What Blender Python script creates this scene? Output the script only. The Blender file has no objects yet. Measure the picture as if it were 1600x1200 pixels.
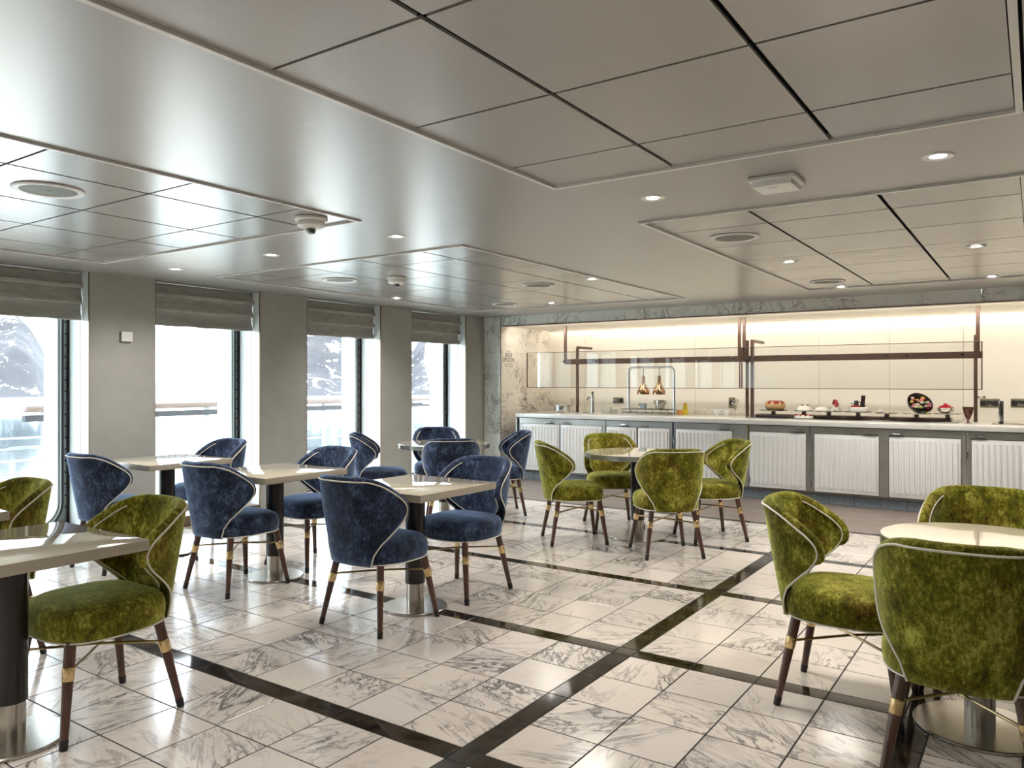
import bpy, bmesh, math, random
from mathutils import Vector, Matrix
PI = math.pi
S = bpy.context.scene
COL = S.collection
random.seed(7)

# ------------------------------------------------------------------ camera, world, exposure
cam_d = bpy.data.cameras.new('camera'); cam_d.sensor_width = 36.0; cam_d.lens = 27.0
cam_d.shift_y = -3.0/1600.0; cam_d.clip_start = 0.05; cam_d.clip_end = 20000
cam = bpy.data.objects.new('camera', cam_d); COL.objects.link(cam)
YAW = math.atan2(820, 1200)
cam.location = (0, 0, 1.36); cam.rotation_euler = (PI/2, 0, YAW)
S.camera = cam

EXPOSURE = 0.88
WORLD = 5.6          # overcast sky
LAMP = 17.0           # each ceiling downlight
COVE = 3.0          # warm strip over the buffet, also scales the added back wall fill
S.view_settings.view_transform = 'Standard'; S.view_settings.look = 'None'
S.view_settings.exposure = EXPOSURE; S.view_settings.gamma = 1.0
S.view_settings.use_curve_mapping = False
cy = S.cycles
cy.use_denoising = True
cy.max_bounces = 9; cy.diffuse_bounces = 5; cy.glossy_bounces = 5; cy.transparent_max_bounces = 16
cy.transmission_bounces = 6; cy.caustics_reflective = False; cy.caustics_refractive = False
cy.sample_clamp_indirect = 6.0

w = bpy.data.worlds.new('overcast_sky'); S.world = w; w.use_nodes = True
nt = w.node_tree; nt.nodes.clear()
out = nt.nodes.new('ShaderNodeOutputWorld'); bg = nt.nodes.new('ShaderNodeBackground')
tc = nt.nodes.new('ShaderNodeTexCoord'); nz = nt.nodes.new('ShaderNodeTexNoise')
nz.inputs['Scale'].default_value = 2.2; nz.inputs['Detail'].default_value = 5
mp = nt.nodes.new('ShaderNodeMapping'); mp.inputs['Scale'].default_value = (1, 1, 4)
cr = nt.nodes.new('ShaderNodeValToRGB')
cr.color_ramp.elements[0].position = .3; cr.color_ramp.elements[0].color = (.74, .88, 1.0, 1)
cr.color_ramp.elements[1].position = .7; cr.color_ramp.elements[1].color = (.86, .94, 1.0, 1)
nt.links.new(tc.outputs['Generated'], mp.inputs['Vector']); nt.links.new(mp.outputs[0], nz.inputs['Vector'])
nt.links.new(nz.outputs['Fac'], cr.inputs['Fac']); nt.links.new(cr.outputs[0], bg.inputs['Color'])
bg.inputs['Strength'].default_value = WORLD
nt.links.new(bg.outputs[0], out.inputs[0])

# ------------------------------------------------------------------ helpers
class MB:
    """collects simple shapes and links them as one mesh object"""
    def __init__(s): s.v = []; s.f = []
    def add(s, vs, fs):
        n = len(s.v); s.v += [tuple(p) for p in vs]; s.f += [tuple(i+n for i in f) for f in fs]; return s
    def box(s, x0, x1, y0, y1, z0, z1):
        return s.add([(x0,y0,z0),(x1,y0,z0),(x1,y1,z0),(x0,y1,z0),(x0,y0,z1),(x1,y0,z1),(x1,y1,z1),(x0,y1,z1)],
                     [(3,2,1,0),(4,5,6,7),(0,1,5,4),(1,2,6,5),(2,3,7,6),(3,0,4,7)])
    def bbox(s, x0, x1, y0, y1, z0, z1, r=.004, seg=2):
        bm = bmesh.new(); bmesh.ops.create_cube(bm, size=1)
        for v in bm.verts:
            v.co = Vector(((x0+x1)/2+v.co.x*(x1-x0), (y0+y1)/2+v.co.y*(y1-y0), (z0+z1)/2+v.co.z*(z1-z0)))
        bmesh.ops.bevel(bm, geom=list(bm.edges), offset=r, segments=seg, profile=.5, affect='EDGES')
        bm.verts.index_update()
        s.add([v.co[:] for v in bm.verts], [[v.index for v in f.verts] for f in bm.faces]); bm.free(); return s
    def loops(s, rings, close=True, cap0=True, cap1=True):
        n = len(rings[0]); vs = [p for r in rings for p in r]; fs = []
        for i in range(len(rings)-1):
            for j in range(n if close else n-1):
                a = i*n+j; b = i*n+(j+1) % n; fs.append((a, b, b+n, a+n))
        if cap0: fs.append(tuple(range(n-1, -1, -1)))
        if cap1: fs.append(tuple(range((len(rings)-1)*n, len(rings)*n)))
        return s.add(vs, fs)
    def lathe(s, prof, n=24, c=(0,0,0), cap0=True, cap1=True):
        return s.loops([[(c[0]+r*math.cos(2*PI*j/n), c[1]+r*math.sin(2*PI*j/n), c[2]+z) for j in range(n)] for r, z in prof], True, cap0, cap1)
    def tube(s, pts, r, n=8, closed=False, caps=True):
        P = [Vector(p) for p in pts]; m = len(P); R = r if isinstance(r, (list, tuple)) else [r]*m
        rings = []; up = None
        for i in range(m):
            if closed: t = P[(i+1) % m]-P[i-1]
            else: t = P[min(i+1, m-1)]-P[max(i-1, 0)]
            t = t.normalized() if t.length > 1e-9 else Vector((0,0,1))
            if up is None: up = Vector((0,0,1)) if abs(t.z) < .9 else Vector((1,0,0))
            up = up-t*up.dot(t)
            up = up.normalized() if up.length > 1e-6 else t.orthogonal().normalized()
            bi = t.cross(up)
            rings.append([tuple(P[i]+(up*math.cos(2*PI*k/n)+bi*math.sin(2*PI*k/n))*R[i]) for k in range(n)])
        if closed: rings.append(rings[0]); caps = False
        return s.loops(rings, True, caps, caps)
    def sphere(s, c, r, n=10, m=7, sc=(1,1,1)):
        prof = [(math.sin(PI*i/m), -math.cos(PI*i/m)) for i in range(m+1)]
        rings = [[(c[0]+max(a, .02)*r*sc[0]*math.cos(2*PI*j/n), c[1]+max(a, .02)*r*sc[1]*math.sin(2*PI*j/n), c[2]+z*r*sc[2]) for j in range(n)] for a, z in prof]
        return s.loops(rings)
    def mesh(s, name, mat, smooth=35):
        me = bpy.data.meshes.new(name); me.from_pydata(s.v, [], s.f)
        bm = bmesh.new(); bm.from_mesh(me); bmesh.ops.recalc_face_normals(bm, faces=bm.faces); bm.to_mesh(me); bm.free()
        if mat: me.materials.append(mat)
        if smooth:
            for p in me.polygons: p.use_smooth = True
            me.set_sharp_from_angle(angle=math.radians(smooth))
        return me
    def build(s, name, mat, parent=None, smooth=35, loc=None, rot=None):
        return put(name, s.mesh(name, mat, smooth), parent, loc, rot)

def put(name, me, parent=None, loc=None, rot=None):
    o = bpy.data.objects.new(name, me); COL.objects.link(o)
    if parent: o.parent = parent
    if loc: o.location = loc
    if rot: o.rotation_euler = rot
    return o
def tag(o, label=None, cat=None, group=None, kind=None):
    if label: o['label'] = label
    if cat: o['category'] = cat
    if group: o['group'] = group
    if kind: o['kind'] = kind
    return o
def thing(name, loc, label, cat, group=None, rz=0):
    o = put(name, None, None, loc, (0, 0, rz)); o.empty_display_size = .1
    return tag(o, label, cat, group)
def struct(o): o['kind'] = 'structure'; return o
def copy_tree(o, parent=None):
    c = o.copy(); COL.objects.link(c)
    if parent: c.parent = parent
    for ch in list(o.children): copy_tree(ch, c)
    return c
def roundrect(a0, a1, b0, b1, r, n=8):
    pts = []
    for (ca, cb, t0) in ((a1-r, b1-r, 0), (a0+r, b1-r, PI/2), (a0+r, b0+r, PI), (a1-r, b0+r, 1.5*PI)):
        for k in range(n+1):
            t = t0+PI/2*k/n; pts.append((ca+r*math.cos(t), cb+r*math.sin(t)))
    return pts
def lerp_table(tab, z):
    if z <= tab[0][0]: return tab[0][1]
    for (a, p), (b, q) in zip(tab, tab[1:]):
        if z <= b: return p+(q-p)*(z-a)/(b-a)
    return tab[-1][1]

# ------------------------------------------------------------------ materials
class G:
    def __init__(s, name):
        s.m = bpy.data.materials.new(name); s.m.use_nodes = True; s.t = s.m.node_tree
        s.p = s.t.nodes['Principled BSDF']; s.o = s.t.nodes['Material Output']
    def n(s, typ, props=None, **ins):
        nd = s.t.nodes.new('ShaderNode'+typ)
        for k, v in (props or {}).items(): setattr(nd, k, v)
        for k, v in ins.items(): s.put(nd, k.replace('_', ' '), v)
        return nd
    def put(s, nd, k, v):
        i = nd.inputs[int(k[1:])] if k[0] == '#' else nd.inputs[k]
        if isinstance(v, bpy.types.NodeSocket): s.t.links.new(v, i)
        elif isinstance(v, bpy.types.Node): s.t.links.new(v.outputs[0], i)
        else: i.default_value = v
    def set(s, **ins):
        for k, v in ins.items(): s.put(s.p, k.replace('_', ' '), v)
        return s
    def math(s, op, a, b=0.0, clamp=False):
        nd = s.t.nodes.new('ShaderNodeMath'); nd.operation = op; nd.use_clamp = clamp
        s.put(nd, '#0', a); s.put(nd, '#1', b); return nd.outputs[0]
    def mix(s, f, a, b, bt='MIX'):
        nd = s.t.nodes.new('ShaderNodeMix'); nd.data_type = 'RGBA'; nd.blend_type = bt
        s.put(nd, '#0', f); s.put(nd, '#6', a); s.put(nd, '#7', b); return nd.outputs[2]
    def ramp(s, f, *st):
        nd = s.t.nodes.new('ShaderNodeValToRGB'); e = nd.color_ramp.elements
        while len(e) < len(st): e.new(.5)
        for el, (p, c) in zip(e, st): el.position = p; el.color = c if len(c) == 4 else (*c, 1)
        s.put(nd, 'Fac', f); return nd.outputs[0]
    def rng(s, v, a, b, c=0.0, d=1.0):
        nd = s.n('MapRange'); nd.clamp = True
        s.put(nd, 'Value', v); s.put(nd, 'From Min', a); s.put(nd, 'From Max', b); s.put(nd, 'To Min', c); s.put(nd, 'To Max', d)
        return nd.outputs[0]
    def noise(s, vec, scale, detail=4, rough=.55, dist=0.0):
        return s.n('TexNoise', None, Vector=vec, Scale=scale, Detail=detail, Roughness=rough, Distortion=dist).outputs['Fac']
    def bump(s, h, st=.2, d=.01):
        s.put(s.p, 'Normal', s.n('Bump', None, Height=h, Strength=st, Distance=d).outputs[0]); return s
    def pos(s): return s.n('NewGeometry').outputs['Position']
    def obj(s): return s.n('TexCoord').outputs['Object']
    def rnd(s):
        return s.math('FRACT', s.math('ADD', s.n('ObjectInfo').outputs['Random'], s.n('NewGeometry').outputs['Random Per Island']))
def c4(c): return (*c, 1.0) if len(c) == 3 else c
def plain(name, col, rough=.5, metal=0.0, **kw):
    g = G(name); g.set(Base_Color=c4(col), Roughness=rough, Metallic=metal, **kw); return g.m
def mottled(name, col, rough=.5, metal=0.0, amt=.15, scale=6.0, bump=0, stretch=(1,1,1), bscale=80, **kw):
    g = G(name); v = g.n('Mapping', None, Vector=g.pos(), Scale=stretch).outputs[0]
    f = g.noise(v, scale, 5)
    a = [max(0, x*(1-amt)) for x in col]; b = [min(1, x*(1+amt)) for x in col]
    g.set(Base_Color=g.ramp(f, (.3, tuple(a)), (.7, tuple(b))), Roughness=g.rng(f, .3, .7, rough*.9, rough*1.1), Metallic=metal, **kw)
    if bump: g.bump(g.noise(v, bscale, 3), bump, .004)
    return g.m

def marble(name, base, vein, cloud, rough=.08, s=1.0, amount=1.0):
    g = G(name); r = g.rnd()
    ang = g.math('MULTIPLY', r, 5.1)
    p = g.n('VectorRotate', {'rotation_type': 'EULER_XYZ'}, Vector=g.pos(), Rotation=g.n('CombineXYZ', None, X=g.math('MULTIPLY', r, .8), Y=0.0, Z=ang)).outputs[0]
    off = g.n('CombineXYZ', None, X=g.math('MULTIPLY', r, 37.0), Y=g.math('MULTIPLY', r, 71.0), Z=g.math('MULTIPLY', r, 13.0))
    p = g.n('VectorMath', {'operation': 'ADD'}, **{'#0': p, '#1': off}).outputs[0]
    q = g.n('Mapping', None, Vector=p, Scale=(.9*s, 3.6*s, 1.8*s)).outputs[0]
    n1 = g.noise(q, 2.6, 7, .62, .9)
    v1 = g.rng(g.math('ABSOLUTE', g.math('SUBTRACT', n1, .5)), 0.0, .028, 1.0, 0.0)
    n2 = g.noise(q, 5.2, 7, .66, .9)
    v2 = g.rng(g.math('ABSOLUTE', g.math('SUBTRACT', n2, .52)), 0.0, .038, 1.0, 0.0)
    m = g.noise(p, 2.4*s, 3, .5, .3)
    mk = g.rng(m, .49, .68)
    cl = g.math('MULTIPLY', g.rng(g.noise(q, 1.8, 6, .6, .6), .50, .75), mk)
    veins = g.math('MAXIMUM', g.math('MULTIPLY', v1, g.rng(m, .40, .62, .06, 1.0)), g.math('MULTIPLY', v2, mk))
    veins = g.math('MULTIPLY', veins, amount, True)
    hue = g.mix(g.rng(g.noise(p, .9, 2), .35, .65), c4(base), c4([b*f for b, f in zip(base, (1.0, .975, .94))]))
    c = g.mix(g.math('MULTIPLY', cl, .65*amount), hue, c4(cloud))
    c = g.mix(g.math('MULTIPLY', veins, .9), c, c4(vein))
    g.set(Base_Color=c, Roughness=rough, Specular_IOR_Level=.85); return g.m

def velvet(name, dark, mid, light, tint, brown):
    g = G(name); v = g.obj(); rr = g.n('ObjectInfo').outputs['Random']
    off = g.n('VectorMath', {'operation': 'ADD'}, **{'#0': v, '#1': g.n('CombineXYZ', None, X=g.math('MULTIPLY', rr, 9.0), Y=rr, Z=rr)}).outputs[0]
    st = g.n('Mapping', None, Vector=off, Scale=(1, 1, .55)).outputs[0]
    big = g.noise(off, 7.0, 4, .6, .6); fine = g.noise(st, 85.0, 6, .85); md = g.noise(st, 22.0, 6, .75, .4)
    f = g.math('ADD', g.math('MULTIPLY', big, .30), g.math('ADD', g.math('MULTIPLY', md, .28), g.math('MULTIPLY', fine, .46)))
    c = g.ramp(f, (.42, dark), (.525, mid), (.62, light))
    c = g.mix(g.math('MULTIPLY', g.rng(g.noise(off, 4.5, 4, .6, .8), .47, .66), .75), c, g.mix(1.0, c, c4(brown), 'MULTIPLY'))  # brown patches put the velvet's directional sheen into the colour
    g.set(Base_Color=c, Roughness=.85, Sheen_Weight=.9, Sheen_Roughness=.38, Sheen_Tint=c4(tint), Specular_IOR_Level=.15)
    g.bump(fine, .35, .004)
    return g.m

def glassy(name, tint=(1,1,1), rough=0.0, ior=1.5):
    g = G(name); t = g.t; t.nodes.remove(g.p)
    tr = g.n('BsdfTransparent', None, Color=c4(tint)); gl = g.n('BsdfGlossy', None, Roughness=rough)
    ge = g.n('NewGeometry')
    dt = g.n('VectorMath', {'operation': 'DOT_PRODUCT'}, **{'#0': ge.outputs['Normal'], '#1': ge.outputs['Incoming']}).outputs['Value']
    f0 = ((ior-1)/(ior+1))**2
    k = g.math('POWER', g.math('SUBTRACT', 1.0, g.math('ABSOLUTE', dt), True), 5.0)
    fr = g.math('ADD', g.math('MULTIPLY', k, 1-f0), f0, True); mx = g.n('MixShader')
    t.links.new(fr, mx.inputs[0]); t.links.new(tr.outputs[0], mx.inputs[1]); t.links.new(gl.outputs[0], mx.inputs[2])
    t.links.new(mx.outputs[0], g.o.inputs[0]); return g.m
def emit(name, col, st):
    g = G(name); g.set(Base_Color=c4(col), Emission_Color=c4(col), Emission_Strength=st); return g.m
def wood(name, a, b, rough=.4, axis=(1, 12, 12), scale=3.0):
    g = G(name); r = g.rnd()
    p = g.n('VectorMath', {'operation': 'ADD'}, **{'#0': g.pos(), '#1': g.n('CombineXYZ', None, X=g.math('MULTIPLY', r, 31.0), Y=g.math('MULTIPLY', r, 17.0), Z=r)}).outputs[0]
    q = g.n('Mapping', None, Vector=p, Scale=axis).outputs[0]
    f = g.noise(q, scale, 6, .6, .6)
    c = g.ramp(f, (.3, a), (.7, b))
    c = g.mix(g.math('MULTIPLY', r, .22), c, c4([x*.6 for x in a]))
    g.set(Base_Color=c, Roughness=rough); g.bump(f, .08, .002); return g.m

M = {}
M['marble_floor'] = marble('white_veined_floor_marble', (.72, .655, .595), (.032, .032, .038), (.25, .245, .245), .15, .62, 1.0)
M['marble_dark'] = mottled('dark_emperador_marble', (.030, .022, .014), .07, amt=1.0, scale=16)
M['marble_wall'] = marble('arabescato_wall_marble', (.82, .85, .81), (.03, .035, .03), (.36, .39, .36), .15, .62, 1.0)
M['marble_warm'] = marble('arabescato_niche_marble', (.84, .79, .72), (.035, .03, .022), (.38, .33, .28), .15, .6, 1.0)
M['grout'] = plain('dark_grout', (.02, .019, .018), .8)
M['plank'] = wood('grey_brown_plank', (.17, .135, .115), (.30, .25, .215), .42, (1, 14, 8), 2.2)
g = G('satin_ceiling_paint'); g.set(Base_Color=(.43, .418, .40, 1), Roughness=.30, Metallic=.45, Specular_IOR_Level=.8)
q = g.n('Mapping', None, Vector=g.pos(), Scale=(1, 9, 1)).outputs[0]; g.bump(g.noise(q, 3.0, 5), .05, .01); M['ceiling'] = g.m
g = G('satin_ceiling_panel'); g.set(Base_Color=(.42, .41, .395, 1), Roughness=.25, Metallic=.42, Specular_IOR_Level=.8)
q = g.n('Mapping', None, Vector=g.pos(), Scale=(1, 7, 1)).outputs[0]; g.bump(g.noise(q, 3.0, 5), .045, .01); M['panel'] = g.m
g = G('perforated_ceiling_panel')
pp = g.n('Mapping', None, Vector=g.pos(), Scale=(160, 160, 0)).outputs[0]
vo = g.n('TexVoronoi', None, Vector=pp, Scale=1.0, Randomness=0.0).outputs['Distance']
g.set(Base_Color=g.mix(g.rng(vo, .18, .32, .8, 0), (.48, .465, .445, 1), (.14, .135, .125, 1)), Roughness=.32, Metallic=.25, Specular_IOR_Level=.7); M['perf'] = g.m
M['trim_light'] = plain('pale_metal_trim', (.74, .73, .70), .3)
M['gap'] = plain('black_shadow_gap', (.006, .006, .006), .9)
g = G('grey_woven_wallcovering')
wv = g.n('TexWave', {'wave_type': 'BANDS', 'bands_direction': 'Z'}, Vector=g.pos(), Scale=90.0, Distortion=2.0, Detail=2.0).outputs['Fac']
g.set(Base_Color=g.ramp(g.noise(g.pos(), 5, 5), (.3, (.36, .36, .33)), (.7, (.40, .40, .37))), Roughness=.75); g.bump(wv, .12, .002); M['wall'] = g.m
M['edge'] = plain('bronze_edge_strip', (.17, .11, .06), .4, .4)
M['jamb'] = plain('cool_white_jamb_laminate', (.74, .79, .78), .22)
M['blind'] = mottled('grey_linen_blind', (.36, .355, .32), .9, amt=.14, scale=9, bump=.25, stretch=(1, 1, 3), bscale=140)
M['steel_dull'] = mottled('grey_green_painted_steel', (.27, .30, .29), .42, .2, .15, 12)
M['gasket'] = plain('black_rubber', (.012, .013, .015), .55)
M['frame_white'] = plain('pale_blue_white_frame', (.70, .78, .80), .25)
M['glass'] = glassy('clear_window_glass', (.985, .995, 1))
M['brown_sill'] = wood('brown_sill_wood', (.12, .075, .045), (.20, .13, .08), .35, (12, 1, 12), 2)
M['walnut'] = wood('dark_walnut_leg', (.062, .027, .017), (.135, .066, .045), .32, (14, 14, 1), 3)
M['brass'] = plain('polished_brass', (.70, .52, .27), .22, 1.0)
M['brass_rod'] = plain('aged_brass_rod', (.44, .33, .17), .28, 1.0)
M['black'] = plain('black_plastic', (.012, .011, .011), .45)
M['welt'] = plain('ivory_piping_cord', (.74, .70, .60), .6)
M['velvet_blue'] = velvet('crushed_blue_velvet', (.008, .009, .012), (.028, .041, .080), (.13, .185, .31), (.45, .62, .95), (.62, .46, .36))
M['velvet_green'] = velvet('crushed_olive_velvet', (.024, .017, .002), (.150, .142, .008), (.52, .50, .10), (.66, .72, .26), (.66, .42, .50))
M['table'] = plain('cream_lacquer', (.60, .535, .415), .035, 0, Specular_IOR_Level=.75, Coat_Weight=.6, Coat_Roughness=.02)
M['table_edge'] = plain('taupe_lacquer_edge', (.40, .355, .285), .25)
M['table_rim'] = plain('brushed_metal_rim', (.42, .43, .38), .25, .7)
M['column'] = plain('satin_black_column', (.030, .027, .026), .22, .3)
M['steel'] = mottled('brushed_steel', (.50, .47, .42), .25, 1.0, .03, 8)
M['stainless'] = mottled('stainless_front', (.40, .40, .375), .30, .85, .12, 4, stretch=(1, 1, 1))
M['chrome'] = plain('chrome', (.72, .72, .72), .08, 1.0)
M['chrome_dark'] = plain('dark_chrome', (.22, .21, .20), .16, 1.0)
M['quartz'] = mottled('white_quartz_top', (.74, .73, .69), .14, amt=.05, scale=20)
M['door'] = plain('white_moulded_door', (.86, .86, .84), .32)
M['plinth'] = mottled('slate_grey_tile', (.17, .195, .22), .35, amt=.18, scale=40)
M['cream_glass'] = mottled('cream_back_glass', (.84, .80, .72), .10, amt=.025, scale=2)
M['niche_ceil'] = plain('warm_white_niche_ceiling', (.86, .82, .73), .5)
M['led'] = emit('warm_led_diffuser', (1.0, .91, .77), 1.8)
M['bulb'] = emit('downlight_lens', (1.0, .95, .86), 14.0)
M['bronze'] = mottled('brown_bronze', (.115, .063, .047), .33, .3, .12, 12)
M['clear'] = glassy('clear_guard_glass', (.985, .99, .985), 0, 1.75)
M['glassware'] = glassy('clear_glassware', (.93, .94, .95), .02, 1.45)
M['smoke_glass'] = glassy('brown_tinted_glass', (.55, .42, .40), .03, 1.5)
M['frosted'] = plain('frosted_glass_box', (.60, .63, .56), .3, 0, Alpha=.75)
M['copper'] = plain('polished_copper', (.40, .24, .14), .16, 1.0)
M['white'] = plain('white_plastic', (.80, .80, .78), .35)
M['paper'] = plain('notice_paper', (.82, .77, .68), .6)
M['ink'] = plain('dark_ink', (.03, .028, .026), .7)
M['ink_grey'] = plain('grey_ink', (.22, .20, .18), .7)
M['mesh_grey'] = mottled('grey_speaker_mesh', (.165, .175, .155), .55, amt=.1, scale=60)
M['porcelain'] = plain('white_porcelain', (.86, .86, .87), .12)
M['socket'] = plain('bronze_socket_plate', (.22, .19, .13), .35, .7)
M['cake'] = mottled('golden_cake', (.62, .38, .18), .6, amt=.25, scale=60)
M['glaze'] = plain('red_berry_glaze', (.33, .03, .02), .15)
M['cream_food'] = mottled('whipped_cream', (.84, .80, .72), .5, amt=.06, scale=60)
M['choc'] = plain('dark_chocolate', (.022, .010, .008), .3)
M['berry'] = plain('red_berry', (.55, .015, .025), .2)
M['pink'] = plain('pink_macaron', (.75, .28, .33), .5)
M['yellow'] = plain('yellow_sweet', (.80, .62, .05), .4)
M['orange'] = plain('orange_preserve', (.75, .36, .12), .3)
M['green_food'] = plain('green_sweet', (.30, .45, .12), .5)
M['leaf'] = plain('dried_stem', (.42, .33, .27), .7)
M['pale_blue'] = plain('pale_blue_enamel', (.50, .60, .66), .25)
M['deck'] = mottled('pale_deck_plank', (.62, .58, .50), .5, amt=.1, scale=3)
M['rail_wood'] = mottled('varnished_rail_wood', (.10, .07, .055), .3, amt=.2, scale=8, stretch=(6, 1, 6))
M['ship_white'] = plain('ship_white_paint', (.80, .84, .85), .3)
M['screen_glass'] = glassy('green_tinted_screen_glass', (.90, .94, .94), 0, 1.5)
# rock with snow gullies
g = G('snowy_rock'); p = g.pos()
sn = g.n('SeparateXYZ', None, Vector=g.n('NewGeometry').outputs['Normal']).outputs['Z']
st = g.n('Mapping', None, Vector=p, Scale=(1, 1, .22)).outputs[0]
n1 = g.noise(st, .034, 9, .68, .9); n2 = g.noise(p, .13, 6, .75)
hgt = g.n('SeparateXYZ', None, Vector=p).outputs['Z']
band = g.noise(g.n('Mapping', None, Vector=p, Scale=(.25, .25, 3.0)).outputs[0], .02, 6, .7)
f = g.math('ADD', g.math('ADD', g.math('MULTIPLY', n1, 1.0), g.math('MULTIPLY', n2, .45)), g.math('MULTIPLY', band, .35))
f = g.math('ADD', f, g.math('MULTIPLY', sn, .34))
snow = g.rng(f, 1.29, 1.31)
snow = g.math('MAXIMUM', snow, g.rng(hgt, -14.0, -22.0))
g.set(Base_Color=g.mix(snow, g.mix(n2, (.014, .014, .017, 1), (.042, .040, .043, 1)), (.82, .85, .90, 1)), Roughness=.8); M['rock'] = g.m
g = G('snow_far'); g.set(Base_Color=g.ramp(g.noise(g.n('Mapping', None, Vector=g.pos(), Scale=(1, 1, .5)).outputs[0], .03, 8, .7), (.40, (.20, .22, .28)), (.47, (.80, .83, .88))), Roughness=.8); M['snow_far'] = g.m
g = G('calm_sea'); q = g.n('Mapping', None, Vector=g.pos(), Scale=(1, 1, 1)).outputs[0]
g.set(Base_Color=(.035, .05, .06, 1), Roughness=.06, Specular_IOR_Level=.9); g.bump(g.noise(q, .25, 4), .10, .3); M['sea'] = g.m

# ------------------------------------------------------------------ room shell
XW, YB, YN, XR, YS, H = -6.6, 8.94, 10.25, 2.0, -3.2, 2.29
# floor: grout bed, then tiles
floor = struct(MB().box(XW-.4, XR, YS, 7.505, -.06, -.0016).build('floor', M['grout']))
PT, ST, GAPW = .3042, .1, .0066
ystrips = [2.157+1.317*k for k in range(-4, 5)]
def rows():
    r = []
    for a, b in zip(ystrips, ystrips[1:]):
        n0 = a+ST; p = (b-n0)/4
        for k in range(4): r.append((n0+k*p, n0+(k+1)*p))
    return r
XS = [(-1.766, -1.664), (-.447, -.345)]
def cols():
    c = []; x = -1.766
    while x > XW-.3: c.append((x-PT, x)); x -= PT
    for k in range(4): c.append((-1.664+k*.30425, -1.664+(k+1)*.30425))
    x = -.345
    while x < XR-.2: c.append((x, x+PT)); x += PT
    return sorted(c)
Fv = Vector((-math.sin(YAW), math.cos(YAW), 0)); Rv = Vector((math.cos(YAW), math.sin(YAW), 0))
def seen(x, y):
    z = x*Fv.x+y*Fv.y
    if z < 1.6: return 99+z*0-y
    u = (x*Rv.x+y*Rv.y)/z*1200
    return z if -900 < u < 900 else 99+z
tiles = []; border = []
for (y0, y1) in rows():
    if y1 < YS: continue
    for (x0, x1) in cols():
        if x1 > XR or x0 < XW-.3: continue
        tiles.append((seen((x0+x1)/2, (y0+y1)/2), x0, x1, y0, y1))
    for (x0, x1) in XS: border.append((seen((x0+x1)/2, (y0+y1)/2), x0, x1, y0, y1))
for k, y in enumerate(ystrips):
    y1 = y+(ST if k < len(ystrips)-1 else .078)
    for (x0, x1) in cols()+XS:
        if x1 > XR or x0 < XW-.3: continue
        border.append((seen((x0+x1)/2, y), x0, x1, y, y1))
def lay(lst, name, mat, limit, heap):
    lst.sort(key=lambda t: t[0]); cache = {}; rest = MB()
    for i, (d, x0, x1, y0, y1) in enumerate(lst):
        a, b = x1-x0-GAPW, y1-y0-GAPW; h = .0008
        if i < limit and d < 90:
            k = (round(a, 3), round(b, 3))
            if k not in cache:
                cache[k] = MB().loops([[(-a/2,-b/2,-.0016),(a/2,-b/2,-.0016),(a/2,b/2,-.0016),(-a/2,b/2,-.0016)],
                                       [(-a/2,-b/2,-h),(a/2,-b/2,-h),(a/2,b/2,-h),(-a/2,b/2,-h)],
                                       [(-a/2+h,-b/2+h,0),(a/2-h,-b/2+h,0),(a/2-h,b/2-h,0),(-a/2+h,b/2-h,0)]], True, False, True).mesh(name, mat, 0)
            put(name, cache[k], floor, ((x0+x1)/2, (y0+y1)/2, 0))
        else:
            rest.box((x0+x1)/2-a/2, (x0+x1)/2+a/2, (y0+y1)/2-b/2, (y0+y1)/2+b/2, -.0016, 0)
    if rest.v: rest.build(heap, mat, floor, 0)['kind'] = 'stuff'
lay(tiles, 'floor_tile', M['marble_floor'], 300, 'floor_tile_field')
lay(border, 'border_tile', M['marble_dark'], 190, 'border_tile_field')
# planks in front of the buffet
fl2 = struct(MB().box(XW, XR, 7.505, 9.3, -.06, -.004).build('floor', M['grout']))
y = 7.507; row = 0; pm = {}
while y < 9.27:
    x = XW-.9*((row*.37) % 1)
    while x < XR:
        a, b = max(x, XW), min(x+1.2, XR)
        if b-a > .05: MB().box(a+.0006, b-.0006, y+.0006, y+.1474, -.004, 0).build('plank', M['plank'], fl2, 0)
        x += 1.2
    y += .148; row += 1
struct(MB().box(XW, XR, 7.500, 7.508, -.004, .0015).build('trim_1', M['steel']))

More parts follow.
